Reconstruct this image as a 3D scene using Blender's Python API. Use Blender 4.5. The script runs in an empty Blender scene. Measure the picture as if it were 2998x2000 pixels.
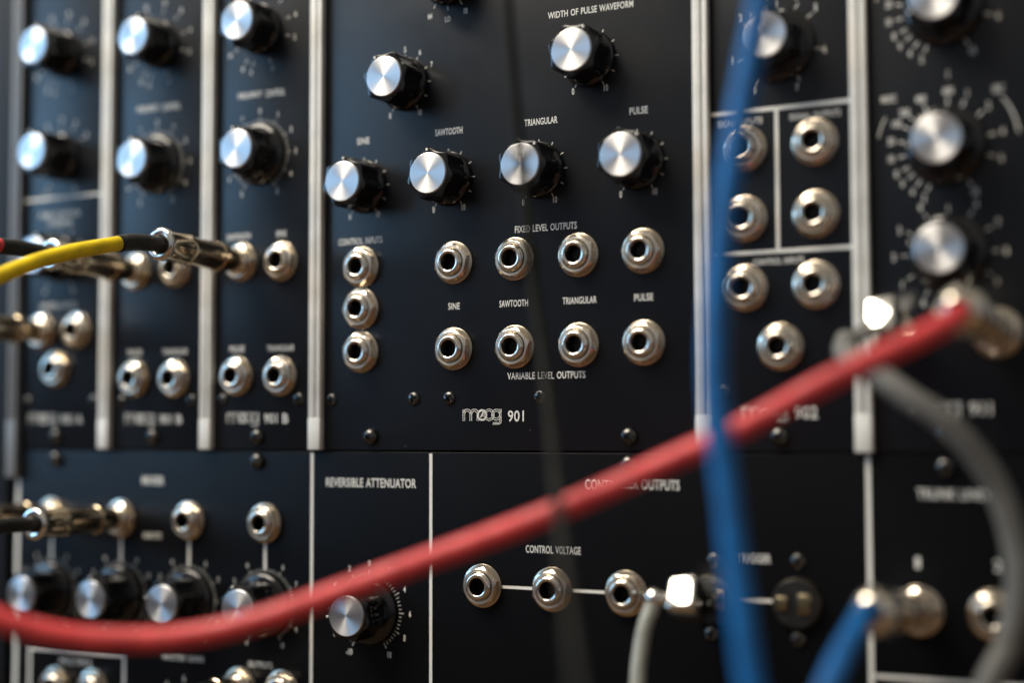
import bpy, bmesh, math, random
from mathutils import Vector, Matrix

random.seed(7)
S = 0.001                                   # the plan below is in millimetres
PI = math.pi
scene = bpy.context.scene
COL = scene.collection
LIFT = 140.0                                # height of the plan's zero line above the ground, mm


def V(x, y, z):
    """plan (x right, y up the panel, z out of the panel, mm) -> world"""
    return Vector((x * S, -z * S, (y + LIFT) * S))


# ------------------------------------------------------------------ camera
cam_d = bpy.data.cameras.new('camera')
cam = bpy.data.objects.new('camera', cam_d)
COL.objects.link(cam)
cam_d.sensor_fit = 'HORIZONTAL'
cam_d.sensor_width = 36.0
cam_d.lens = 52.78
cam_d.clip_start = 0.02
cam_d.clip_end = 20.0
yaw, pitch, roll = 0.489353838, 0.05922996, -0.0025694
f_ = Vector((-math.sin(yaw), math.sin(pitch) * math.cos(yaw), -math.cos(pitch) * math.cos(yaw)))
_Ry = Matrix(((math.cos(yaw), 0, math.sin(yaw)), (0, 1, 0), (-math.sin(yaw), 0, math.cos(yaw))))
_Rx = Matrix(((1, 0, 0), (0, math.cos(pitch), -math.sin(pitch)), (0, math.sin(pitch), math.cos(pitch))))
_Rz = Matrix(((math.cos(roll), -math.sin(roll), 0), (math.sin(roll), math.cos(roll), 0), (0, 0, 1)))
_R = _Rz @ Matrix(((1, 0, 0), (0, -1, 0), (0, 0, -1))) @ (_Ry @ _Rx).transposed()   # rows: right, down, forward


def wdir(v):
    return Vector((v[0], -v[2], v[1]))


_r, _d, _f = wdir(_R[0]), wdir(_R[1]), wdir(_R[2])
_m = Matrix((( _r[0], -_d[0], -_f[0]), (_r[1], -_d[1], -_f[1]), (_r[2], -_d[2], -_f[2]))).to_4x4()
_m.translation = V(342.95, 0.0, 482.9)
cam.matrix_world = _m
cam_d.dof.use_dof = True
cam_d.dof.focus_distance = 0.549
cam_d.dof.aperture_fstop = 2.3
scene.camera = cam

# ------------------------------------------------------------------ world, lamps, exposure
world = bpy.data.worlds.new('World')
scene.world = world
world.use_nodes = True
wn, wl = world.node_tree.nodes, world.node_tree.links
bg = wn['Background']
tc = wn.new('ShaderNodeTexCoord')
sep = wn.new('ShaderNodeSeparateXYZ')
wl.new(tc.outputs['Generated'], sep.inputs[0])
rmp = wn.new('ShaderNodeValToRGB')
mr = wn.new('ShaderNodeMapRange')
mr.inputs['From Min'].default_value = -1
wl.new(sep.outputs['Z'], mr.inputs['Value'])
wl.new(mr.outputs[0], rmp.inputs[0])
e = rmp.color_ramp.elements
e[0].position, e[0].color = 0.0, (0.13, 0.08, 0.042, 1)
e[1].position, e[1].color = 1.0, (0.42, 0.385, 0.32, 1)
for p_, c_ in ((0.32, (0.17, 0.105, 0.058, 1)), (0.42, (0.03, 0.025, 0.022, 1)), (0.50, (0.14, 0.143, 0.155, 1)), (0.60, (0.24, 0.245, 0.26, 1)), (0.75, (0.27, 0.255, 0.23, 1))):
    q_ = rmp.color_ramp.elements.new(p_)
    q_.color = c_
wl.new(rmp.outputs[0], bg.inputs['Color'])
bg.inputs['Strength'].default_value = 1.0


def area_lamp(name, direction, dist, sx, sy, energy, color, target=(60, 30, 0)):
    d = bpy.data.lights.new(name, 'AREA')
    d.shape = 'RECTANGLE'
    d.size, d.size_y = sx, sy
    d.energy = energy
    d.color = color
    o = bpy.data.objects.new(name, d)
    COL.objects.link(o)
    t = V(*target)
    dv = wdir(direction).normalized()
    o.location = t + dv * dist
    o.rotation_euler = (-dv).to_track_quat('-Z', 'Y').to_euler()
    return o


area_lamp('ceiling_lamp', (-0.44, 0.80, 0.40), 1.5, 1.25, 0.75, 41, (1.0, 0.91, 0.77))
area_lamp('window_lamp', (-0.87, 0.25, 0.42), 1.7, 1.1, 0.75, 10.8, (0.30, 0.62, 1.0))

vs = scene.view_settings
vs.view_transform = 'Standard'
vs.look = 'None'
vs.exposure = 0.0
vs.gamma = 1.0
vs.use_curve_mapping = False
scene.cycles.max_bounces = 6
scene.cycles.use_denoising = True


# ------------------------------------------------------------------ materials
def mat(name, color, rough=0.5, metal=0.0, spec=0.5, aniso=0.0, coat=0.0):
    m = bpy.data.materials.new(name)
    m.use_nodes = True
    b = m.node_tree.nodes['Principled BSDF']
    b.inputs['Base Color'].default_value = (*color, 1)
    b.inputs['Roughness'].default_value = rough
    b.inputs['Metallic'].default_value = metal
    b.inputs['Specular IOR Level'].default_value = spec
    b.inputs['Anisotropic'].default_value = aniso
    b.inputs['Coat Weight'].default_value = coat
    return m, m.node_tree.nodes, m.node_tree.links, b


def add_noise(m, scale, bump=0.0, rough=None, dist=0.0001, color=None, detail=3):
    n, l, b = m.node_tree.nodes, m.node_tree.links, m.node_tree.nodes['Principled BSDF']
    t = n.new('ShaderNodeTexCoord')
    x = n.new('ShaderNodeTexNoise')
    x.inputs['Scale'].default_value = scale
    x.inputs['Detail'].default_value = detail
    l.new(t.outputs['Object'], x.inputs['Vector'])
    if bump:
        bp = n.new('ShaderNodeBump')
        bp.inputs['Strength'].default_value = bump
        bp.inputs['Distance'].default_value = dist
        l.new(x.outputs['Fac'], bp.inputs['Height'])
        l.new(bp.outputs[0], b.inputs['Normal'])
    if rough:
        r = n.new('ShaderNodeMapRange')
        r.inputs['From Min'].default_value, r.inputs['From Max'].default_value = 0.3, 0.7
        r.inputs['To Min'].default_value, r.inputs['To Max'].default_value = rough
        l.new(x.outputs['Fac'], r.inputs['Value'])
        l.new(r.outputs[0], b.inputs['Roughness'])
    if color:
        k = n.new('ShaderNodeValToRGB')
        k.color_ramp.elements[0].position, k.color_ramp.elements[1].position = 0.35, 0.65
        k.color_ramp.elements[0].color = (*color[0], 1)
        k.color_ramp.elements[1].color = (*color[1], 1)
        l.new(x.outputs['Fac'], k.inputs[0])
        l.new(k.outputs[0], b.inputs['Base Color'])
    return x


M = {}
# satin black panel paint: fine orange peel, rare dust specks
m, n, l, b = mat('panel_paint', (0.004, 0.0056, 0.009), 0.38, spec=0.40)
add_noise(m, 2600, bump=0.10, dist=0.00005)
n2 = n.new('ShaderNodeTexNoise'); n2.inputs['Scale'].default_value = 22; n2.inputs['Detail'].default_value = 8
tcp = n.new('ShaderNodeTexCoord'); l.new(tcp.outputs['Object'], n2.inputs['Vector'])
rr = n.new('ShaderNodeMapRange'); rr.inputs['From Min'].default_value = 0.3; rr.inputs['From Max'].default_value = 0.7
rr.inputs['To Min'].default_value = 0.27; rr.inputs['To Max'].default_value = 0.37
l.new(n2.outputs['Fac'], rr.inputs['Value']); l.new(rr.outputs[0], b.inputs['Roughness'])
vo = n.new('ShaderNodeTexVoronoi'); vo.inputs['Scale'].default_value = 150
l.new(tcp.outputs['Object'], vo.inputs['Vector'])
sepc = n.new('ShaderNodeSeparateColor'); l.new(vo.outputs['Color'], sepc.inputs[0])
g1 = n.new('ShaderNodeMath'); g1.operation = 'GREATER_THAN'; g1.inputs[1].default_value = 0.84; l.new(sepc.outputs[0], g1.inputs[0])
g2 = n.new('ShaderNodeMath'); g2.operation = 'LESS_THAN'; g2.inputs[1].default_value = 0.03; l.new(vo.outputs['Distance'], g2.inputs[0])
g3 = n.new('ShaderNodeMath'); g3.operation = 'MULTIPLY'; l.new(g1.outputs[0], g3.inputs[0]); l.new(g2.outputs[0], g3.inputs[1])
mx = n.new('ShaderNodeMix'); mx.data_type = 'RGBA'
mx.inputs[6].default_value = (0.004, 0.0056, 0.009, 1); mx.inputs[7].default_value = (0.16, 0.16, 0.15, 1)
l.new(g3.outputs[0], mx.inputs[0]); l.new(mx.outputs[2], b.inputs['Base Color'])
M['panel'] = m
m, *_ = mat('console_paint', (0.0038, 0.0042, 0.0054), 0.38, spec=0.12); add_noise(m, 14, rough=(0.33, 0.40), detail=5); M['console'] = m

m, *_ = mat('white_ink', (0.85, 0.85, 0.80), 0.6); add_noise(m, 1600, color=((0.66, 0.66, 0.61), (0.90, 0.89, 0.85)), detail=8); M['ink'] = m
m, *_ = mat('white_enamel', (0.76, 0.76, 0.73), 0.38); add_noise(m, 90, rough=(0.3, 0.5), color=((0.68, 0.68, 0.64), (0.81, 0.81, 0.78)), detail=6); M['strip'] = m
m, *_ = mat('left_strip_grey', (0.17, 0.178, 0.188), 0.4); add_noise(m, 60, rough=(0.34, 0.5)); M['grey_strip'] = m  # far left strip only: a darker grey than the other strips
m, *_ = mat('nickel', (0.88, 0.81, 0.70), 0.18, 1.0); add_noise(m, 400, rough=(0.13, 0.22)); M['nickel'] = m


def turned(name, col, rough, aniso):
    m, n, l, b = mat(name, col, rough, 1.0, aniso=aniso)
    tg = n.new('ShaderNodeTangent'); tg.direction_type = 'RADIAL'; tg.axis = 'Z'
    l.new(tg.outputs[0], b.inputs['Tangent'])
    b.inputs['Anisotropic Rotation'].default_value = 0.25
    x = add_noise(m, 500, rough=(rough - 0.05, rough + 0.06))
    oi = n.new('ShaderNodeObjectInfo')
    mxc = n.new('ShaderNodeMix'); mxc.data_type = 'RGBA'
    mxc.inputs[6].default_value = (*[c * 1.05 for c in col], 1)
    mxc.inputs[7].default_value = (col[0] * 0.80, col[1] * 0.77, col[2] * 0.70, 1)
    mxf = n.new('ShaderNodeMath'); mxf.operation = 'MULTIPLY'
    l.new(oi.outputs['Random'], mxf.inputs[0]); l.new(x.outputs['Fac'], mxf.inputs[1])
    mxg = n.new('ShaderNodeMath'); mxg.operation = 'MULTIPLY'; mxg.inputs[1].default_value = 1.8
    l.new(mxf.outputs[0], mxg.inputs[0]); l.new(mxg.outputs[0], mxc.inputs[0])
    l.new(mxc.outputs[2], b.inputs['Base Color'])
    return m


M['washer'] = turned('washer_nickel', (0.60, 0.52, 0.42), 0.24, 0.2)
M['nut'] = turned('nut_nickel', (0.92, 0.85, 0.75), 0.36, 0.5)
m, *_ = mat('plug_nickel', (0.62, 0.51, 0.36), 0.15, 1.0); add_noise(m, 900, bump=0.02, rough=(0.10, 0.20), dist=0.00003); M['plug'] = m
m, *_ = mat('chrome', (0.85, 0.83, 0.78), 0.12, 1.0); add_noise(m, 200, rough=(0.08, 0.18)); M['chrome'] = m
m, *_ = mat('brass', (0.34, 0.28, 0.17), 0.3, 1.0); add_noise(m, 400, rough=(0.25, 0.4)); M['brass'] = m
m, *_ = mat('knob_plastic', (0.008, 0.008, 0.009), 0.08, spec=0.6); add_noise(m, 350, rough=(0.06, 0.12)); M['knob'] = m
m, *_ = mat('black_screw_metal', (0.10, 0.098, 0.095), 0.25, 1.0); add_noise(m, 700, rough=(0.18, 0.3)); M['screw'] = m
m, *_ = mat('hole_black', (0.004, 0.004, 0.004), 0.7, spec=0.1); M['hole'] = m
m, *_ = mat('black_vinyl', (0.008, 0.010, 0.013), 0.5, spec=0.22); add_noise(m, 900, bump=0.6, dist=0.0004); M['vinyl'] = m
m, *_ = mat('black_bakelite', (0.010, 0.010, 0.010), 0.4); add_noise(m, 300, rough=(0.3, 0.5)); M['bakelite'] = m
# spun aluminium knob cap: circular lathe grooves
m, n, l, b = mat('spun_aluminium', (0.78, 0.78, 0.79), 0.40, 1.0, aniso=0.82)
tg = n.new('ShaderNodeTangent'); tg.direction_type = 'RADIAL'; tg.axis = 'Z'
l.new(tg.outputs[0], b.inputs['Tangent'])
b.inputs['Anisotropic Rotation'].default_value = 0.25
tcc = n.new('ShaderNodeTexCoord'); ln = n.new('ShaderNodeVectorMath'); ln.operation = 'LENGTH'
mp = n.new('ShaderNodeMapping'); mp.inputs['Scale'].default_value = (1, 1, 0)
l.new(tcc.outputs['Object'], mp.inputs[0]); l.new(mp.outputs[0], ln.inputs[0])
gn = n.new('ShaderNodeTexNoise'); gn.noise_dimensions = '1D'; gn.inputs['Scale'].default_value = 7000; gn.inputs['Detail'].default_value = 2
l.new(ln.outputs['Value'], gn.inputs['W'])
gm = n.new('ShaderNodeMapRange'); gm.inputs['To Min'].default_value = 0.34; gm.inputs['To Max'].default_value = 0.48
l.new(gn.outputs['Fac'], gm.inputs['Value']); l.new(gm.outputs[0], b.inputs['Roughness'])
M['cap'] = m


def cable_mat(name, col, rough=0.42, spec=0.4):
    m, *_ = mat(name, col, rough, spec=spec)
    c2 = tuple(min(1, c * 1.18) for c in col)
    c1 = tuple(c * 0.86 for c in col)
    add_noise(m, 160, bump=0.12, dist=0.0003, color=(c1, c2))
    n, l, b = m.node_tree.nodes, m.node_tree.links, m.node_tree.nodes['Principled BSDF']
    t = n.new('ShaderNodeTexCoord'); x = n.new('ShaderNodeTexNoise')
    x.inputs['Scale'].default_value = 420; x.inputs['Detail'].default_value = 6
    l.new(t.outputs['Object'], x.inputs['Vector'])
    r = n.new('ShaderNodeMapRange')
    r.inputs['From Min'].default_value, r.inputs['From Max'].default_value = 0.35, 0.68
    r.inputs['To Min'].default_value, r.inputs['To Max'].default_value = rough - 0.1, rough + 0.2
    l.new(x.outputs['Fac'], r.inputs['Value']); l.new(r.outputs[0], b.inputs['Roughness'])
    return m


M['red'] = cable_mat('red_rubber', (0.62, 0.055, 0.06))
M['yellow'] = cable_mat('yellow_rubber', (0.86, 0.62, 0.008))
M['blue'] = cable_mat('blue_rubber', (0.004, 0.115, 0.36))
M['grey'] = cable_mat('grey_rubber', (0.135, 0.135, 0.128))
M['palegrey'] = cable_mat('pale_grey_rubber', (0.30, 0.31, 0.28))
M['black'] = cable_mat('black_rubber', (0.016, 0.015, 0.014), 0.45)
M['charcoal'] = cable_mat('charcoal_rubber', (0.012, 0.0125, 0.0105), 0.7, 0.15)


# ------------------------------------------------------------------ mesh helpers (all in metres, local plan axes)
def bm_new():
    return bmesh.new()


def lathe(bm, prof, seg=48, fr=None, close=False):
    """prof: [(r, z)] mm; fr(theta, i) -> radius multiplier"""
    rings = []
    for i, (r, z) in enumerate(prof):
        if r <= 1e-6:
            rings.append([bm.verts.new((0, 0, z * S))])
            continue
        ring = []
        for k in range(seg):
            t = 2 * PI * k / seg
            rr = r * (fr(t, i) if fr else 1.0)
            ring.append(bm.verts.new((rr * math.cos(t) * S, rr * math.sin(t) * S, z * S)))
        rings.append(ring)
    for a, b in zip(rings[:-1], rings[1:]):
        if len(a) == 1 and len(b) == 1:
            continue
        for k in range(seg):
            k2 = (k + 1) % seg
            if len(a) == 1:
                bm.faces.new((a[0], b[k], b[k2]))
            elif len(b) == 1:
                bm.faces.new((a[k], a[k2], b[0]))
            else:
                bm.faces.new((a[k], a[k2], b[k2], b[k]))
    return rings


def box(bm, x0, x1, y0, y1, z0, z1, bev=0.0):
    r = bmesh.ops.create_cube(bm, size=1.0)
    vs_ = r['verts']
    for v in vs_:
        v.co = Vector(((x0 + x1) / 2 + v.co.x * (x1 - x0), (y0 + y1) / 2 + v.co.y * (y1 - y0),
                       (z0 + z1) / 2 + v.co.z * (z1 - z0))) * S
    if bev:
        es = list({e_ for v in vs_ for e_ in v.link_edges})
        bmesh.ops.bevel(bm, geom=es, offset=bev * S, segments=3, profile=0.5, affect='EDGES')


def spline(pts, n=10):
    """Catmull-Rom through points"""
    P = [Vector(p) for p in pts]
    P = [P[0] * 2 - P[1]] + P + [P[-1] * 2 - P[-2]]
    out = []
    for i in range(1, len(P) - 2):
        a, b, c, d = P[i - 1], P[i], P[i + 1], P[i + 2]
        for k in range(n):
            t = k / n
            out.append(0.5 * (2 * b + (c - a) * t + (2 * a - 5 * b + 4 * c - d) * t * t + (3 * b - a - 3 * c + d) * t ** 3))
    out.append(P[-2])
    return out


def tube(bm, pts, rad, seg=20, rounded=0.0):
    """pts in mm; rad number or list"""
    n = len(pts)
    R = rad if isinstance(rad, list) else [rad] * n
    T = []
    for i in range(n):
        a = pts[max(0, i - 1)]
        b = pts[min(n - 1, i + 1)]
        T.append((b - a).normalized())
    up = Vector((0, 0, 1)) if abs(T[0].z) < 0.9 else Vector((0, 1, 0))
    N = (up - T[0] * up.dot(T[0])).normalized()
    rings = []
    for i in range(n):
        if i:
            N = (N - T[i] * N.dot(T[i])).normalized()
        B = T[i].cross(N)
        rings.append([bm.verts.new((pts[i] + (N * math.cos(2 * PI * k / seg) + B * math.sin(2 * PI * k / seg)) * R[i]) * S)
                      for k in range(seg)])
    for a, b in zip(rings[:-1], rings[1:]):
        for k in range(seg):
            bm.faces.new((a[k], a[(k + 1) % seg], b[(k + 1) % seg], b[k]))
    bm.faces.new(rings[0][::-1])
    bm.faces.new(rings[-1])


def finish(name, bm, material, smooth=True, angle=35):
    bmesh.ops.remove_doubles(bm, verts=bm.verts, dist=1e-8)
    bmesh.ops.recalc_face_normals(bm, faces=bm.faces)
    me = bpy.data.meshes.new(name)
    bm.to_mesh(me)
    bm.free()
    me.materials.append(material)
    if smooth:
        for p in me.polygons:
            p.use_smooth = True
        me.set_sharp_from_angle(angle=math.radians(angle))
    return me


def link(name, me, parent=None, loc=(0, 0, 0), rotz=0.0):
    o = bpy.data.objects.new(name, me)
    COL.objects.link(o)
    if parent:
        o.parent = parent
    o.location = Vector(loc) * S
    o.rotation_euler = (0, 0, rotz)
    return o


ORIGIN = {}


def thing(name, label, cat, origin, group=None, data=None):
    """top-level object standing at a plan point, its local axes the plan's axes"""
    o = bpy.data.objects.new(name, data)
    COL.objects.link(o)
    o.location = V(*origin)
    o.rotation_euler = (PI / 2, 0, 0)
    o['label'] = label
    o['category'] = cat
    if group:
        o['group'] = group
    ORIGIN[o.name] = Vector(origin)
    return o


def rel(parent, x, y, z=0.0):
    q = ORIGIN[parent.name]
    return (x - q.x, y - q.y, z - q.z)


# ------------------------------------------------------------------ lettering
def glyph_verts(text, weight):
    c = bpy.data.curves.new('lettering', 'FONT')
    c.body = text
    c.size = 1.0
    c.offset = weight
    c.resolution_u = 3
    c.space_character = 1.05
    c.space_word = 1.25
    o = bpy.data.objects.new('lettering', c)
    COL.objects.link(o)
    dg = bpy.context.evaluated_depsgraph_get()
    dg.update()
    me = bpy.data.meshes.new_from_object(o.evaluated_get(dg))
    vs_ = [v.co.copy() for v in me.vertices]
    fs = [tuple(p.vertices) for p in me.polygons]
    bpy.data.objects.remove(o)
    bpy.data.curves.remove(c)
    bpy.data.meshes.remove(me)
    return vs_, fs


INK = 0.03                                   # ink stands this far off the paint, mm


def put_text(bm, text, x0, x1, yc, h, weight=0.02, rot=0.0):
    """text filling x0..x1 (mm) with capital height h centred on yc"""
    vs_, fs = glyph_verts(text, weight)
    ax, bx = min(v.x for v in vs_), max(v.x for v in vs_)
    ay, by = min(v.y for v in vs_), max(v.y for v in vs_)
    if x1 is None:                           # x0 is the centre: condensed by itself
        w = (bx - ax) / (by - ay) * h * 0.62
        x0, x1 = x0 - w / 2, x0 + w / 2
    cx, cy = (x0 + x1) / 2, yc
    ca, sa = math.cos(rot), math.sin(rot)
    nv = []
    for v in vs_:
        px = x0 + (v.x - ax) / (bx - ax) * (x1 - x0) - cx
        py = (v.y - ay) / (by - ay) * h - h / 2
        nv.append(bm.verts.new(((cx + px * ca - py * sa) * S, (cy + px * sa + py * ca) * S, INK * S)))
    for f in fs:
        try:
            bm.faces.new([nv[i] for i in f])
        except ValueError:
            pass


def ribbon(bm, pts, w):
    n = len(pts)
    L = []
    for i in range(n):
        a = Vector(pts[max(0, i - 1)])
        b = Vector(pts[min(n - 1, i + 1)])
        t = (b - a).normalized()
        nn = Vector((-t.y, t.x))
        p = Vector(pts[i])
        L.append((bm.verts.new(((p.x + nn.x * w / 2) * S, (p.y + nn.y * w / 2) * S, INK * S)),
                  bm.verts.new(((p.x - nn.x * w / 2) * S, (p.y - nn.y * w / 2) * S, INK * S))))
    for (a, b), (c, d) in zip(L[:-1], L[1:]):
        bm.faces.new((a, b, d, c))


def flat(name, bm, parent):
    me = finish(name, bm, M['ink'], smooth=False)
    for p in me.polygons:
        if p.normal.z < 0:
            p.flip()
    return link(name, me, parent)


def caption(parent, text, x0, x1, yc, h, weight=0.015, name='caption'):
    bm = bm_new()
    q = ORIGIN[parent.name]
    put_text(bm, text, x0 - q.x, x1 - q.x, yc - q.y, h, weight)
    return flat(name, bm, parent)


def printed_line(parent, x0, x1, y0, y1):
    bm = bm_new()
    q = ORIGIN[parent.name]
    vs_ = [bm.verts.new(((x - q.x) * S, (y - q.y) * S, INK * 0.8 * S)) for x, y in ((x0, y0), (x1, y0), (x1, y1), (x0, y1))]
    bm.faces.new(vs_)
    return flat('printed_line', bm, parent)


def arc(cx, cy, r, a0, a1, n=24):
    return [(cx + r * math.cos(a0 + (a1 - a0) * i / n), cy + r * math.sin(a0 + (a1 - a0) * i / n)) for i in range(n + 1)]


def emblem(parent, x0, yc):
    """double-line lower-case word mark, 16.3 mm wide"""
    bm = bm_new()
    q = ORIGIN[parent.name]
    k = 16.3 / 1040.0

    def P(x, y):
        return (x0 - q.x + (x - 130) * k, yc - q.y + (545 - y) * k)

    def dbl(pts, off=23, w=14):
        # two parallel fine lines
        n = len(pts)
        for s_ in (-1, 1):
            out = []
            for i in range(n):
                a = Vector(pts[max(0, i - 1)]); b = Vector(pts[min(n - 1, i + 1)])
                t = (b - a).normalized()
                out.append((pts[i][0] - t.y * off * s_, pts[i][1] + t.x * off * s_))
            ribbon(bm, [P(*p) for p in out], w * k)

    dbl([(162, 662), (162, 385)])
    for cx in (258, 450):
        pts = arc(cx, 500, 92, PI, 2 * PI)
        dbl(pts + [(cx + 92, 560), (cx + 92, 662)])
    for r in (128, 114, 100):                                   # bold first ring
        ribbon(bm, [P(*p) for p in arc(655, 525, r, 0, 2 * PI, 40)], 17 * k)
    ribbon(bm, [P(620, 585), P(640, 520), P(672, 520), P(690, 410)], 26 * k)
    ribbon(bm, [P(625, 500), P(655, 490), P(655, 560), P(690, 540)], 14 * k)
    dbl(arc(845, 520, 112, 0, 2 * PI, 40))
    dbl(arc(1040, 520, 105, 0, 2 * PI, 40))
    dbl([(1148, 385), (1148, 660)] + arc(1098, 672, 50, 0, PI / 2, 8) + [(940, 722)], off=17)
    return flat('emblem', bm, parent)


def dial(parent, cx, cy, ticks=None, minor=None, nums=None, rt=(9.9, 11.4), rn=15.0, h=2.2):
    """printed scale round a knob. ticks / minor: angles in degrees clockwise from straight up; nums: (text, angle)"""
    bm = bm_new()
    q = ORIGIN[parent.name]
    ox, oy = cx - q.x, cy - q.y
    for lst, r0, r1, w in ((ticks or [], rt[0], rt[1], 0.32), (minor or [], rt[0], rt[0] + (rt[1] - rt[0]) * 0.6, 0.22)):
        for a in lst:
            t = math.radians(90 - a)
            ribbon(bm, [(ox + r0 * math.cos(t), oy + r0 * math.sin(t)), (ox + r1 * math.cos(t), oy + r1 * math.sin(t))], w)
    for item in nums or []:
        s_, a = item[0], item[1]
        r = item[2] if len(item) > 2 else rn
        t = math.radians(90 - a)
        put_text(bm, s_, ox + r * math.cos(t), None, oy + r * math.sin(t), h)
    return flat('dial_scale', bm, parent)


# ------------------------------------------------------------------ hardware prototypes
def lobes(t, n=7):
    return (0.5 + 0.5 * math.cos(n * t)) ** 1.6


def knob_meshes(H, skirt):
    bm = bm_new()
    prof, amp = [], []
    if skirt:
        prof += [(0, 0.3), (12.5, 0.3), (12.7, 0.8), (12.6, 1.4), (12.2, 2.0), (11.4, 2.5), (10.4, 2.75), (9.7, 2.85)]
        amp += [0, 0, 0, 0, 0, 0, 0, 0.2]
    else:
        prof += [(0, 0.3), (10.3, 0.3), (10.4, 0.9), (10.3, 1.6), (10.0, 2.2), (9.7, 2.6)]
        amp += [0, 0, 0, 0, 0, 0.3]
    prof += [(10.0, 3.2), (10.0, 6), (10.0, 9), (9.95, H - 2.0), (9.85, H - 1.45), (9.6, H - 1.12), (9.1, H - 1.0),
             (7.85, H - 0.95), (7.75, H - 1.3), (0, H - 1.3)]
    amp += [1, 1, 1, 1, 1, 1, 0.9, 0, 0, 0]

    def fr(t, i):
        return 1.0 - 0.12 * amp[i] * (1 - lobes(t))
    lathe(bm, prof, 126, fr)
    body = finish('knob', bm, M['knob'], angle=28)
    bm = bm_new()
    lathe(bm, [(7.62, H - 1.25), (7.62, H - 0.35), (7.55, H - 0.12), (7.35, H), (0, H)], 72)
    cap = finish('knob_cap', bm, M['cap'], angle=20)
    bm = bm_new()
    lathe(bm, [(0.5, H - 1.3), (0.5, H - 0.72), (0.35, H - 0.6), (0, H - 0.56)], 16)
    dot = finish('pointer_dot', bm, M['ink'])
    return body, cap, dot


KN = {}


def knob(parent, x, y, angle, H=15.0, skirt=False):
    """angle: where the dot points, degrees clockwise from up"""
    key = (H, skirt)
    if key not in KN:
        KN[key] = knob_meshes(H, skirt)
    body, cap, dot = KN[key]
    o = link('knob', body, parent, rel(parent, x, y, 0), math.radians(90 - angle))
    link('knob_cap', cap, o)
    link('pointer_dot', dot, o, (8.9, 0, 0))
    return o


def hex_nut():
    bm = bm_new()
    af = 6.35
    n = 72
    rows = []
    for k in range(n):
        t = 2 * PI * k / n
        a = (t % (PI / 3)) - PI / 6
        rh = af / math.cos(a)
        drop = max(0, rh - 6.3) * 0.62
        rt = min(rh, 6.3)
        rows.append([(5.35, 0.78), (rh - 0.25, 0.78), (rh, 1.05), (rh, 3.3 - drop), (rt, 3.3), (5.5, 3.3), (5.3, 3.15), (5.3, 1.0)])
    V_ = [[bm.verts.new((r * math.cos(2 * PI * k / n) * S, r * math.sin(2 * PI * k / n) * S, z * S)) for r, z in row] for k, row in enumerate(rows)]
    for k in range(n):
        a, b = V_[k], V_[(k + 1) % n]
        for i in range(7):
            f = (a[i], b[i], b[i + 1], a[i + 1])
            if len({tuple(v.co) for v in f}) < 4:
                f = tuple(dict.fromkeys(f))
            try:
                bm.faces.new(f)
            except ValueError:
                pass
    me = finish('nut', bm, M['nickel'], angle=20)
    me.materials.append(M['nut'])
    for p in me.polygons:
        if p.normal.z > 0.97:
            p.material_index = 1
    return me


def jack_meshes():
    bm = bm_new()
    # threaded bushing with a dark bore
    prof = [(4.85, 0.0), (4.85, 3.2)]
    z = 3.2
    while z < 4.2:
        prof += [(4.88, z), (4.68, z + 0.16), (4.88, z + 0.32)]
        z += 0.34
    prof += [(4.85, 4.35), (4.6, 4.75), (4.2, 4.95), (3.55, 4.95), (3.25, 4.75), (3.15, 4.3), (3.15, 1.5)]
    lathe(bm, prof, 56)
    bush = finish('jack', bm, M['nickel'], angle=40)
    bm = bm_new()
    lathe(bm, [(3.15, 3.2), (3.15, -9.0), (0, -9.0)], 40)
    bore = finish('bore', bm, M['hole'])
    bm = bm_new()
    lathe(bm, [(4.9, 0.06), (7.95, 0.06), (8.0, 0.2), (7.95, 0.62), (7.7, 0.75), (4.9, 0.75)], 64)
    wash = finish('washer', bm, M['washer'], angle=40)
    return bush, bore, wash, hex_nut()


JK = jack_meshes()


def jack(parent, x, y, turn=None):
    o = link('jack', JK[0], parent, rel(parent, x, y, 0), random.uniform(0, 6.28))
    link('bore', JK[1], o)
    link('washer', JK[2], o)
    link('nut', JK[3], o, rotz=(random.uniform(0, 1.05) if turn is None else turn) - o.rotation_euler.z)
    return o


def screw_mesh(R=3.1, H=1.9):
    bm = bm_new()
    nr, na = 16, 64
    rings = []

    def hgt(r, t):
        z = H * math.sqrt(max(0, 1 - (r / R) ** 2)) ** 0.9
        x, y = r * math.cos(t), r * math.sin(t)
        w = 0.42
        ln = 1.75
        d = min(max(abs(x) - w, abs(y) - ln), max(abs(y) - w, abs(x) - ln))
        if d < 0:
            z -= min(1.2, -d * 6) * max(0.0, 1 - (r / 1.9) ** 4)
        return max(z, 0.05)
    c = bm.verts.new((0, 0, hgt(0, 0) * S))
    for i in range(1, nr + 1):
        r = R * (i / nr) ** 0.85
        rings.append([bm.verts.new((r * math.cos(2 * PI * k / na) * S, r * math.sin(2 * PI * k / na) * S, hgt(r, 2 * PI * k / na) * S)) for k in range(na)])
    for k in range(na):
        bm.faces.new((c, rings[0][k], rings[0][(k + 1) % na]))
    for a, b in zip(rings[:-1], rings[1:]):
        for k in range(na):
            bm.faces.new((a[k], b[k], b[(k + 1) % na], a[(k + 1) % na]))
    return finish('screw', bm, M['screw'], angle=40)


SCREW_SMALL, SCREW_BIG = screw_mesh(2.55, 1.3), screw_mesh(3.2, 2.6)


def screw(parent, x, y, big=False):
    return link('screw', SCREW_BIG if big else SCREW_SMALL, parent, rel(parent, x, y, 0.02), random.uniform(0, 1.5))


# ------------------------------------------------------------------ cabinet
cab = thing('synthesizer_cabinet', 'black vinyl covered cabinet around all the panels, its edge along the left side', 'cabinet', (52, -140, -60))


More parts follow.
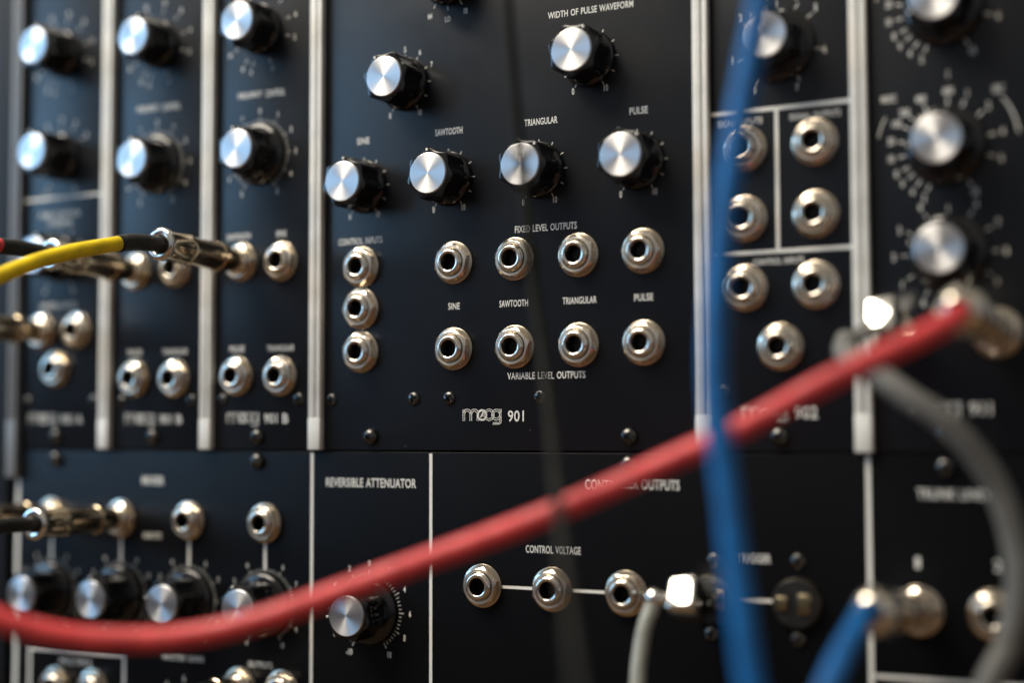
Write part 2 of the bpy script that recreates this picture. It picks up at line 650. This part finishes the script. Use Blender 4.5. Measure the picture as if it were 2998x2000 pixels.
def cab_part(name, x0, x1, y0, y1, z0, z1, bev=1.5):
    bm = bm_new()
    q = ORIGIN[cab.name]
    box(bm, x0 - q.x, x1 - q.x, y0 - q.y, y1 - q.y, z0 - q.z, z1 - q.z, bev)
    return link(name, finish(name, bm, M['vinyl']), cab)


cab_part('side_panel', -186, -165.9, -140, 238, -120, 1)
cab_part('side_panel', 275, 292, -140, 238, -120, 7)
cab_part('top_panel', -168.5, 274.9, 222, 238, -120, 7)
cab_part('bottom_panel', -168.5, 274.9, -140, -130, -120, 7)
cab_part('back_panel', -168.5, 274.9, -129.9, 221.9, -120, -112, 0.3)

# ------------------------------------------------------------------ the panels
Y0, Y1 = -7.4, 216.0


def module(label, x0, x1, y0=Y0, y1=Y1, name='synth_module', cat='synth module', group='upper row synth modules', paint='panel'):
    t = thing(name, label, cat, ((x0 + x1) / 2, y0, 0), group)
    bm = bm_new()
    q = ORIGIN[t.name]
    box(bm, x0 - q.x, x1 - q.x, y0 - q.y, y1 - q.y, -2.2, 0.0, 0.25)
    link('front_panel', finish('front_panel', bm, M[paint], angle=30), t)
    return t


SX = [-162.4, -109.2, -54.3, -0.1, 160.6, 215.2, 269.4]     # divider strips
mod = {}
mod['a'] = module('narrow black synth panel at the far left, its three low jacks set in a triangle', SX[0], SX[1] - 0.15)
mod['b'] = module('narrow black synth panel whose upper left jack holds a black booted plug, second from left', SX[1] + 0.15, SX[2] - 0.15)
mod['c'] = module('narrow black synth panel with the yellow cable plugged into it, left of the wide panel', SX[2] + 0.15, SX[3] - 0.15)
mod['d'] = module('widest black oscillator panel with four waveform knobs in a row above eight output jacks', SX[3] + 0.15, SX[4] - 0.15)
mod['e'] = module('black amplifier panel divided into boxes by white lines with seven empty jacks', SX[4] + 0.15, SX[5] - 0.15)
mod['f'] = module('black panel at the right with three dense number dials and the red cable plugged in', SX[5] + 0.15, SX[6] - 0.15)

# divider strips: a pair of white rails with a slot between, closed by a block at the foot
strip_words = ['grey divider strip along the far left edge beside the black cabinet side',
               'white divider strip crossed by the brown nickel plug under the yellow cable',
               'white divider strip behind the plug of the yellow cable',
               'white divider strip at the left edge of the widest panel',
               'white divider strip at the right edge of the widest panel beside the long blue cable',
               'white divider strip crossed by the red cable near its plug',
               'white divider strip at the right cabinet side']
for i, x in enumerate(SX[:6]):
    t = thing('divider_strip', strip_words[i], 'divider strip', (x, Y0, 0), 'divider strips between panels')
    foot = -20.0 if i == 0 else Y0
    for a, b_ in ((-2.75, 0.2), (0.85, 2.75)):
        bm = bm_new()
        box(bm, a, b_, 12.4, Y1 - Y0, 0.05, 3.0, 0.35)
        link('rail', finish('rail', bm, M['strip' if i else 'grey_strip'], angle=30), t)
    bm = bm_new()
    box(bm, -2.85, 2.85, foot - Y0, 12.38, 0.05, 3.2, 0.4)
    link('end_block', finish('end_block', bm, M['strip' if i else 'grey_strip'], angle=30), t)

# --- the three narrow panels
A, B, C_, D, E_, F = (mod[k] for k in 'abcdef')
T11 = [-150 + 30 * i for i in range(11)]


def big_scale(p, x, y, nums, minor=True, rn=17.9, h=2.3, rt=(13.2, 15.2)):
    mi = [-150 + 6 * i for i in range(51)] if minor else None
    dial(p, x, y, [a for _, a in nums], mi, nums, rt, rn, h)


num10 = [(str(i), -150 + 30 * i) for i in range(11)]
numS = [(t_, a) for t_, a in (('8', -150), ('16', -120), ('32', -22), ('16', 11), ('8', 44), ('4', 77), ('2', 107), ('1', 160), ('0', 195))]
knob(A, -138, 166.2, 8, 17.5)
big_scale(A, -138, 166.2, numS, False, 17.8, 2.4)
knob(A, -138, 120.2, -12, 17.5)
big_scale(A, -138, 120.2, [('0', -150), ('2', -30), ('4', 0), ('6', 30), ('8', 60), ('10', 150)], False, 17, 2.4)
printed_line(A, -160.2, -112.2, 101.8, 103.0)
caption(A, 'FIXED CONTROL', -150, -126, 95.0, 2.3)
caption(A, 'VOLTAGE', -145, -131, 91.4, 2.3)
knob(A, -138, 75.6, 10, 16)
dial(A, -138, 75.6, T11, None, [('0', -150), ('5', 0), ('10', 150)], (12.5, 14.5), 16.5, 2.3)
caption(A, 'CONTROL INPUTS', -149, -128, 54.9, 2.4)
jack(A, -147.6, 43.9); jack(A, -126.6, 43.6); jack(A, -138.6, 27.2)
emblem(A, -154.6, 5.3); caption(A, '901', -135.6, -129, 5.3, 3.9); caption(A, 'A', -126.4, -123.6, 5.3, 3.9)
for x in (-155.6, -117.2):
    screw(A, x, 13.1)
screw(A, -138.2, -2.3, True)

for p, xc, y1_, y2_ in ((B, -83.5, 163.8, 112.3), (C_, -29.5, 163.1, 111.7)):
    knob(p, xc, y1_, 12 if p is B else -8, 15.6)
    big_scale(p, xc, y1_, numS, False, 17.8, 2.3)
    knob(p, xc, y2_, -8 if p is B else -14, 15.6, True)
    big_scale(p, xc, y2_, [(str(abs(k)), 30 * k) for k in range(-5, 6)])
    caption(p, 'FREQUENCY', xc - 11.2, xc + 1.0, 136.5, 2.7, 0.016)
    caption(p, 'CONTROL', xc + 2.8, xc + 12.2, 136.3, 2.7, 0.016)
    caption(p, 'SAWTOOTH', xc - 16.4, xc - 4.4, 78.9, 2.5)
    caption(p, 'SINE', xc + 8.4, xc + 13.4, 78.9, 2.5)
    caption(p, 'PULSE', xc - 14.4, xc - 7.0, 33.2, 2.5)
    caption(p, 'TRIANGULAR', xc + 4.3, xc + 17.6, 33.0, 2.5)
    emblem(p, xc - 15.8, 5.0)
    caption(p, '901', xc + 3.2, xc + 9.6, 5.0, 3.9)
    caption(p, 'B', xc + 12.2, xc + 15.0, 5.0, 3.9)
    for dx in (-17.8, 20.0):
        screw(p, xc + dx, 12.6)
    screw(p, xc, -2.3, True)
    for dx, yy in ((-10.4 if p is B else -8.7, 67.4 if p is B else 68.3), (11.4, 67.6), (-10.5, 22.2), (11.2, 21.9)):
        jack(p, xc + dx, yy)

# --- widest panel
knob(D, 58.6, 171.3, -80, 15.2)
big_scale(D, 58.6, 171.3, [(t_, a) for t_, a in (('64', -150), ('32', -100), ('16', -60), ('8', -20), ('4', 30), ('2', 80), ('10', 150), ('LO', 180))], False, 15.6, 2.2, (10.6, 12.4))
knob(D, 39.6, 132.8, -30, 15.2)
dial(D, 39.6, 132.8, T11, None, [('0', -150), ('10', 150), ('5', 0), ('6', 30), ('7', 62)], h=2.2, rn=13.4)
knob(D, 117.5, 133.4, 30, 15.2)
dial(D, 117.5, 133.4, T11, None, [('0', -150), ('10', 150)], h=2.4, rn=13.0)
caption(D, 'WIDTH OF PULSE WAVEFORM', 101.0, 134.8, 151.2, 2.5)
for x, ang, s_, x0, x1 in ((21.0, 0, 'SINE', 17.7, 23.4), (58.9, -5, 'SAWTOOTH', 53.1, 65.0), (97.1, 38, 'TRIANGULAR', 91.2, 104.7), (136.0, 42, 'PULSE', 133.1, 140.0)):
    knob(D, x, 94.6, ang, 15.2)
    dial(D, x, 94.6, T11, None, [('0', -150), ('10', 150)], h=2.4, rn=13.0)
    caption(D, s_, x0, x1, 112.6, 2.55)
caption(D, 'FIXED LEVEL OUTPUTS', 87.1, 112.2, 73.5, 2.6)
caption(D, 'CONTROL INPUTS', 9.2, 29.4, 73.5, 2.55)
for y in (63.2, 47.0, 30.3):
    jack(D, 20.0, y)
for x, s_, x0, x1 in ((61.4, 'SINE', 58.8, 63.8), (87.15, 'SAWTOOTH', 80.6, 92.4), (112.9, 'TRIANGULAR', 106.4, 119.9), (138.0, 'PULSE', 134.4, 141.5)):
    caption(D, s_, x0, x1, 46.4, 2.55, 0.015)
    jack(D, x, 62.65); jack(D, x, 30.4)
caption(D, 'VARIABLE LEVEL OUTPUTS', 83.8, 115.3, 19.8, 2.6)
emblem(D, 65.0, 5.35)
caption(D, '901', 84.0, 90.6, 5.2, 4.1, 0.010)
for x in (6.1, 43.8, 59.3, 97.3):
    screw(D, x, 12.0)
screw(D, 24.5, -2.3, True); screw(D, 132.2, -2.2, True)

# --- amplifier panel
knob(E_, 187.6, 129.7, -35, 15.6, True)
dial(E_, 187.6, 129.7, [-105 + 0, -55, -28, 0, 28, 52, 102, -150, 150], None,
     [('0', -152, 16.6), ('1', -102, 16.6), ('2', -50, 17.2), ('3', -10), ('4', 22), ('5', 50, 17.2), ('6', 102, 16.4), ('7', 157, 16.6)], (12.9, 15.2), 17.0, 2.5)
printed_line(E_, 163.5, 212.3, 107.5, 108.9)
printed_line(E_, 163.5, 212.3, 59.1, 60.4)
printed_line(E_, 186.1, 187.4, 60.4, 107.5)
caption(E_, 'SIGNAL INPUTS', 165.9, 181.8, 104.6, 2.2); caption(E_, 'SIGNAL OUTPUTS', 191.3, 208.7, 104.6, 2.2)
caption(E_, 'CONTROL INPUTS', 177.9, 195.6, 56.4, 2.1)
for x, y in ((175.5, 95.3), (200.0, 95.4), (175.4, 71.4), (200.0, 71.3), (175.3, 47.8), (199.7, 47.8), (187.3, 27.6)):
    jack(E_, x, y)
emblem(E_, 173.1, 5.5); caption(E_, '902', 191.8, 199.4, 5.6, 4.1)
screw(E_, 167.6, 12.8); screw(E_, 186.5, -2.3, True)

# --- envelope panel
TIMES = [('2', -134), ('4', -125), ('10', -113), ('20', -99), ('40', -80), ('60', -62), ('80', -47), ('100', -26)]
for y, ang in ((135.3, -120), (90.2, -100), (55.8, -75)):
    knob(F, 242.8, y, ang, 15.6, True)
for y in (135.3, 90.2):
    bm = bm_new()
    q = ORIGIN[F.name]
    ox, oy = 242.5 - q.x, y - q.y
    for s_, a in (('2', -156), ('4', -142), ('6', -128), ('8', -116), ('10', -99), ('20', -80), ('100', -61), ('200', -47), ('400', -26),
                  ('600', 3), ('1', 23), ('2', 49), ('4', 80), ('6', 107), ('10', 150)):
        t = math.radians(90 - a)
        put_text(bm, s_, ox + 17.7 * math.cos(t), None, oy + 17.7 * math.sin(t), 2.5)
        ribbon(bm, [(ox + 13.2 * math.cos(t), oy + 13.2 * math.sin(t)), (ox + 15.4 * math.cos(t), oy + 15.4 * math.sin(t))], 0.5)
    flat('dial_scale', bm, F)
    bm = bm_new()
    put_text(bm, 'MSEC', ox - 18.0, None, oy + 17.0, 2.4)
    put_text(bm, 'SEC', ox + 16.4, None, oy + 16.6, 2.4)
    ribbon(bm, arc(ox, oy, 22.4, math.radians(38), math.radians(6), 12), 0.5)
    ribbon(bm, arc(ox, oy, 22.0, math.radians(150), math.radians(168), 8), 0.45)
    put_text(bm, '1', ox + 1.0, None, oy + 23.0, 2.6)
    flat('caption', bm, F)
dial(F, 242.8, 55.8, [a for a in range(-150, 151, 30)], None,
     [('0', -152), ('1', -122), ('2', -91, 17.5), ('3', -62), ('4', -30), ('6', 30), ('7', 60), ('8', 91, 17.5), ('9', 124), ('10', 152)], (13.2, 15.2), 17.6, 2.5)
jack(F, 257.1, 30.2); jack(F, 224.0, 31.0)
emblem(F, 229.2, 6.3); caption(F, '911', 248.2, 254.8, 6.4, 4.1)
screw(F, 222.0, 12.6); screw(F, 240.3, -2.1, True)

# ------------------------------------------------------------------ lower console panel
K = module('wide black console panel along the bottom, divided by thin white upright lines', -162.4, 269.25, -128, -8.1,
           'console_panel', 'console panel', None, 'console')
for x in (-138.2, -29.4, 132.1, 240.5):
    screw(K, x, -12.0, True)
for x0, x1, y0, y1 in ((-3.6, -2.2, -127, -8.6), (50.6, 51.9, -127, -8.6), (215.0, 216.6, -127, -8.6), (217.0, 268.0, -79.4, -78.2),
                       (-161.4, -159.4, -127, -20.5)):
    printed_line(K, x0, x1, y0, y1)
caption(K, 'MIXER', -89.4, -77.6, -20.4, 3.6, 0.02)
caption(K, 'INPUTS', -88.3, -78.8, -43.3, 2.5)
for x, xk, ang in ((-140.0, -141.2, -20), (-100.6, -102.2, -5), (-64.0, -64.4, -75), (-25.4, -26.4, -20)):
    jack(K, x, -36.5)
    printed_line(K, x - 0.7, x + 0.7, -55.0, -44.0)
    knob(K, xk + 0.5, -68.9, ang, 16.8, True)
    dial(K, x, -68.9, T11, [-150 + 6 * i for i in range(51)], [(str(i), -150 + 30 * i) for i in range(11) if i != 5], (13.2, 15.2), 17.6, 2.2)
caption(K, 'REVERSIBLE ATTENUATOR', 3.8, 44.8, -19.9, 3.5, 0.016)
knob(K, 24.0, -68.7, -95, 15.8, True)
dial(K, 24.0, -68.7, T11, [-150 + 6 * i for i in range(51)], [(str(abs(k * 2)) if k != -5 else '-10', 30 * k) for k in range(-5, 6)], (13.2, 15.4), 18.2, 2.4)
caption(K, 'CONTROLLER OUTPUTS', 114.9, 150.7, -19.0, 3.5, 0.014)
caption(K, 'CONTROL VOLTAGE', 91.2, 113.1, -42.7, 2.75, 0.010)
for x0, x1 in ((81.6, 93.9), (110.1, 122.6), (170.6, 183.6)):
    printed_line(K, x0, x1, -57.3, -56.2)
for x in (73.5, 102.0, 130.7):
    jack(K, x, -56.7)
caption(K, 'TRIGGER', 171.9, 182.8, -42.9, 3.0)


def trigger_socket(x, y):
    bm = bm_new()
    lathe(bm, [(0, 0.05), (8.1, 0.05), (8.1, 2.2), (7.7, 2.7), (0, 2.7)], 48)
    o = link('trigger_socket', finish('trigger_socket', bm, M['bakelite']), K, rel(K, x, y, 0))
    bm = bm_new()
    lathe(bm, [(8.15, 0.05), (8.35, 0.05), (8.35, 1.6), (8.15, 1.9)], 48)
    link('rim', finish('rim', bm, M['brass']), o)
    for dx, w, h in ((-4.6, 3.6, 4.6), (3.0, 4.2, 6.6)):
        bm = bm_new()
        box(bm, dx - w / 2, dx + w / 2, -h / 2, h / 2, 2.6, 3.6, 0.4)
        link('contact', finish('contact', bm, M['brass']), o)


trigger_socket(192.0, -57.0); trigger_socket(162.4, -57.0)
for x, y in ((192.2, -43.3), (191.9, -68.9), (163.0, -44.1), (161.9, -68.8)):
    screw(K, x, y)
caption(K, 'TRUNK LINES', 231.3, 253.5, -20.4, 3.4, 0.016)
caption(K, '1', 230.4, 231.9, -42.2, 3.6, 0.02); caption(K, '2', 254.6, 256.8, -42.2, 3.6, 0.02)
jack(K, 231.3, -57.3); jack(K, 254.4, -57.4)
# bottom left box with its pair of jacks
for x0, x1, y0, y1 in ((-152.6, -97.4, -94.4, -93.0), (-152.6, -151.2, -127, -94.4), (-98.8, -97.4, -127, -94.4)):
    printed_line(K, x0, x1, y0, y1)
caption(K, 'MULTIPLE', -134.2, -116.4, -98.0, 2.6)
jack(K, -135.9, -108.8); jack(K, -114.6, -108.2)
caption(K, 'MASTER GAIN', -77.2, -56.2, -92.3, 2.6)
knob(K, -66.0, -119.0, 0, 15.6, True)
dial(K, -66.0, -119.0, T11, None, [(str(i), -150 + 30 * i) for i in range(11)], (13.2, 15.4), 18.0, 2.4)
caption(K, 'OUTPUTS', -33.4, -21.4, -92.4, 2.4)
jack(K, -37.2, -101.8); jack(K, -16.3, -101.4)

# ------------------------------------------------------------------ patch cables
PLUG = [(3.0, 2.0), (3.05, 4.9), (4.5, 5.1), (4.7, 6.0), (4.7, 12.6), (5.9, 13.0), (6.05, 14.0), (6.0, 16.4), (5.55, 16.9), (5.5, 33.0),
        (5.95, 33.5), (6.0, 36.0), (5.65, 36.6), (5.75, 46.6)]
COLLAR = [(5.75, 46.62), (6.25, 47.2), (6.4, 48.2), (6.25, 49.2), (5.6, 49.8), (4.4, 49.9), (3.5, 49.4), (3.3, 46.0)]
DOMED = [(5.6, 40.0), (6.6, 41.0), (7.2, 45.0), (7.3, 51.0), (7.1, 53.8), (6.5, 56.0), (5.6, 57.5), (4.6, 58.5), (3.6, 59.15), (3.4, 55.0)]
PLUG_LONG = [(3.0, 2.0), (3.05, 4.9), (4.6, 5.1), (4.6, 14.0), (5.4, 14.6), (5.8, 18.0), (5.8, 27.5), (6.3, 28.2), (6.4, 30.5), (6.3, 32.8), (5.6, 33.5), (5.6, 39.9)]
PM = {}
for key_, prof_, m_ in (('plug', PLUG, 'plug'), ('collar', COLLAR, 'chrome'), ('long', PLUG_LONG, 'nickel'), ('dome', DOMED, 'nickel')):
    bm = bm_new()
    lathe(bm, prof_, 48)
    PM[key_] = finish('plug' if key_ in ('plug', 'long') else 'collar', bm, M[m_], angle=40)


def cable(label, jackpt, group='patch cables'):
    return thing('patch_cable', label, 'patch cable', jackpt, group)


def axis_rot(o, d):
    o.rotation_mode = 'QUATERNION'
    o.rotation_quaternion = Vector(d).to_track_quat('Z', 'Y')


def add_plug(c, d=(0, 0, 1), long=False):
    o = link('plug', PM['long' if long else 'plug'], c)
    axis_rot(o, d)
    link('collar', PM['dome' if long else 'collar'], o)
    return o


def add_tube(c, name, pts, rad, material, n=10, cap=False):
    q = ORIGIN[c.name]
    bm = bm_new()
    sp = spline([Vector(p) - q for p in pts], n)
    R = rad
    if cap:                                  # softly rounded ends
        R = [rad] * len(sp)
        R[0] *= 0.86
        R[-1] *= 0.86
    tube(bm, sp, R, 28)
    return link(name, finish(name, bm, material, angle=60), c)


# yellow
c = cable('yellow patch cable with a black boot and nickel plug, in front of the left panels', (-38.2, 68.4, 0))
add_plug(c, (0, 2.0, 47))
add_tube(c, 'boot', [(-38.2, 70.4, 47), (-38.3, 70.3, 55), (-38.3, 69.6, 64), (-38.1, 68.1, 72)], 3.15, M['black'], cap=True)
add_tube(c, 'cord', [(-38.3, 69.4, 66), (-38.1, 68.0, 72.5), (-38.4, 66.2, 80), (-40.2, 63.0, 93), (-42.8, 58.6, 106), (-44.8, 53.0, 119),
                     (-45.8, 48.0, 129), (-46.4, 44.0, 137), (-47.5, 36, 150), (-50, 24, 165), (-54, 8, 176), (-60, -14, 180)], 2.8, M['yellow'])
# booted plug behind the yellow cable
c = cable('red patch cable with a black boot, its nickel plug half hidden behind the yellow cable', (-93.9, 67.3, 0))
add_plug(c, (0, 2.4, 48))
add_tube(c, 'boot', [(-93.9, 69.7, 47), (-93.9, 70.2, 58), (-94.0, 70.5, 67), (-94.1, 70.4, 75.5)], 3.15, M['black'], cap=True)
add_tube(c, 'cord', [(-94.0, 70.5, 70), (-94.1, 70.4, 76), (-94.6, 69.5, 86), (-96.0, 65.5, 100), (-99, 57, 114), (-104, 40, 126), (-112, 12, 130)], 2.8, M['red'])
# plug in the far left panel, cut by the frame
c = cable('nickel plug and dark cable cut off by the left edge, in the far left panel', (-147.6, 43.9, 0))
add_plug(c, (0, 0, 1))
add_tube(c, 'cord', [(-147.6, 43.9, 46), (-147.6, 43.6, 58), (-147.8, 40, 74), (-148.5, 30, 88), (-150, 12, 98), (-152, -16, 100)], 2.8, M['black'])
# two plugs in the mixer row
c = cable('black patch cable with a straight nickel plug in the second mixer jack', (-100.6, -36.5, 0))
add_plug(c, (0, 0.3, 48))
add_tube(c, 'cord', [(-100.6, -36.2, 46), (-100.6, -36.0, 60), (-100.7, -36.6, 76), (-101.5, -40, 94), (-103, -50, 108), (-106, -70, 116), (-110, -100, 118)], 3.0, M['black'])
c = cable('dark patch cable in the first mixer jack, mostly hidden behind a black cable', (-140.0, -36.2, 0))
add_plug(c, (0, 1.0, 48))
add_tube(c, 'cord', [(-140.0, -35.2, 46), (-140.0, -35.2, 60), (-140.4, -37, 76), (-142, -45, 90), (-146, -65, 100), (-150, -100, 102)], 2.8, M['charcoal'])
# plug at the bottom edge
c = cable('nickel plug cut off by the bottom edge, in the output jack under the white frame line', (-37.2, -101.8, 0))
add_plug(c, (0, -1.0, 48))
c['label'] = 'dark cable with a nickel plug in the lower left output jack at the bottom edge'
add_tube(c, 'cord', [(-37.2, -102.8, 46), (-37.2, -103.2, 58), (-37.8, -106, 74), (-40, -114, 88), (-45, -126, 96)], 2.8, M['charcoal'])

# long red
c = cable('long red patch cable swinging across the front from lower left to the right panel', (257.1, 30.2, 0))
add_plug(c, (0, 3.2, 60), True)
add_tube(c, 'cord', [(257.1, 32.6, 54), (257.0, 31.2, 60.5), (255.0, 28.8, 65.5), (250.6, 25.8, 69.5), (242.9, 21.6, 74.2), (226.4, 13.2, 80.5), (203.6, 0.4, 87.2), (178.4, -11.8, 95.3),
                     (154.8, -22.6, 102.6), (134.2, -31.2, 110.8), (112.2, -40.1, 121.9), (92.4, -48.2, 131.9), (79.2, -53.2, 138.6),
                     (65.4, -57.0, 144.5), (51.2, -58.9, 152.0), (35.6, -58.4, 161.5), (26.3, -56.4, 168.8), (17.1, -52.6, 176.2), (9, -47.6, 181.5), (-6, -34, 186), (-24, -12, 184), (-44, 16, 172)], 3.35, M['red'])
# thin black cable in front of the red
c = cable('thin black cable hanging in front of everything, crossing over the red cable', (133.2, 140, 93))
add_tube(c, 'cord', [(134.5, 214, 80), (133.6, 176, 90), (133.2, 150, 93), (133.9, 122.3, 91.7), (135.5, 96.0, 90.2), (137.9, 69.7, 89.4), (140.5, 44.8, 89.8),
                     (145.4, 23.8, 93.7), (152.8, 3.4, 103.2), (163.0, -19.0, 119.0), (177.6, -39.2, 143.9), (192.0, -58.0, 167.9), (198, -66, 178), (212, -88, 196)], 1.55, M['charcoal'])
# long blue
c = cable('long upright blue cable hanging in front of the amplifier panel with the empty jacks', (219.9, 120, 111))
add_tube(c, 'cord', [(222, 186, 96), (221, 150, 108), (219.9, 122.0, 111.6), (219.0, 112.1, 111.6), (216.2, 97.3, 112.2), (212.4, 75.5, 113.7), (209.3, 52.8, 115.2), (207.7, 32.3, 116.7),
                     (207.4, 15.3, 117.8), (208.6, 0.8, 118.4), (210.8, -14.7, 119.0), (213.5, -34.3, 120.5), (216.3, -52.4, 122.4), (218.0, -62.6, 123.2), (221, -80, 124), (226, -112, 124)], 3.4, M['blue'])
# short blue
c = cable('short blue patch cable with a chrome plug in the first trunk jack, leaving bottom right', (231.3, -57.3, 0))
add_plug(c, (0, 5.6, 55), True)
add_tube(c, 'cord', [(231.3, -51.8, 54), (231.5, -50.8, 62), (232.2, -50.6, 70), (233.0, -52.8, 79), (232.6, -58.0, 91), (231.6, -65.1, 102), (230.2, -73.5, 110), (226, -92, 118), (220, -116, 120)], 3.05, M['blue'])


# right-angled plugs with a square chrome head
def angled_head(c, x, y, z0, z1, tilt, arm, size=12.2):
    """head: a square prism lying along x; arm: the cable outlet"""
    q = ORIGIN[c.name]
    bm = bm_new()
    lathe(bm, [(3.0, 1.5), (3.05, 4.9), (4.6, 5.2), (4.8, z0), (5.2, z0 + 1.0), (5.2, (z0 + z1) / 2)], 40)
    s_ = link('plug', finish('plug', bm, M['chrome'], angle=40), c)
    bm = bm_new()
    h = size / 2
    box(bm, -4.9, 4.9, -h, h, -h, h, 1.3)
    o = link('plug_head', finish('plug_head', bm, M['chrome'], angle=30), s_, (x - q.x, y - q.y, (z0 + z1) / 2 + 2 - q.z))
    o.rotation_euler = (tilt, 0, math.radians(8))
    bm = bm_new()
    a = [Vector(p) - q for p in arm]
    tube(bm, spline(a, 6), 2.3, 20)
    r = bmesh.ops.create_uvsphere(bm, u_segments=24, v_segments=14, radius=3.3 * S)
    for v in r['verts']:
        v.co += a[-1] * S
    link('strain_relief', finish('strain_relief', bm, M['chrome'], angle=60), s_)


c = cable('pale grey cable dropping from a square chrome plug beside the third control voltage jack', (162.4, -57.0, 0))
angled_head(c, 161.2, -55.4, 11, 26, math.radians(-35), [(158, -55.2, 23), (155, -55, 24.5), (151.8, -54.7, 25.5)])
add_tube(c, 'cord', [(151.9, -54.8, 25.6), (151.0, -58.5, 26.6), (149.6, -64, 28.5), (148.8, -72, 30.5), (148.6, -82, 32.5), (148.8, -94, 33), (149.2, -116, 32)], 2.6, M['palegrey'])
c = cable('dark grey cable looping down the right side from a square plug under the red cable', (224.0, 31.0, 0))
angled_head(c, 224.6, 34.0, 5, 12, math.radians(-28), [(221, 32, 16), (218.8, 29.5, 20), (216.4, 27.6, 24)])
add_tube(c, 'cord', [(216.4, 27.6, 24), (217.0, 24.0, 29), (221.5, 20.4, 36.5), (229.5, 16.8, 44), (239.8, 9.4, 46.5), (249.2, 3.0, 46), (257.6, -6.6, 43.5), (263.9, -17.9, 41.5),
                     (268.0, -32.5, 41), (268.8, -45.8, 42.4), (266.0, -60.2, 44.0), (261.2, -70.6, 47.3), (257, -84, 52), (248, -112, 60)], 3.8, M['grey'])
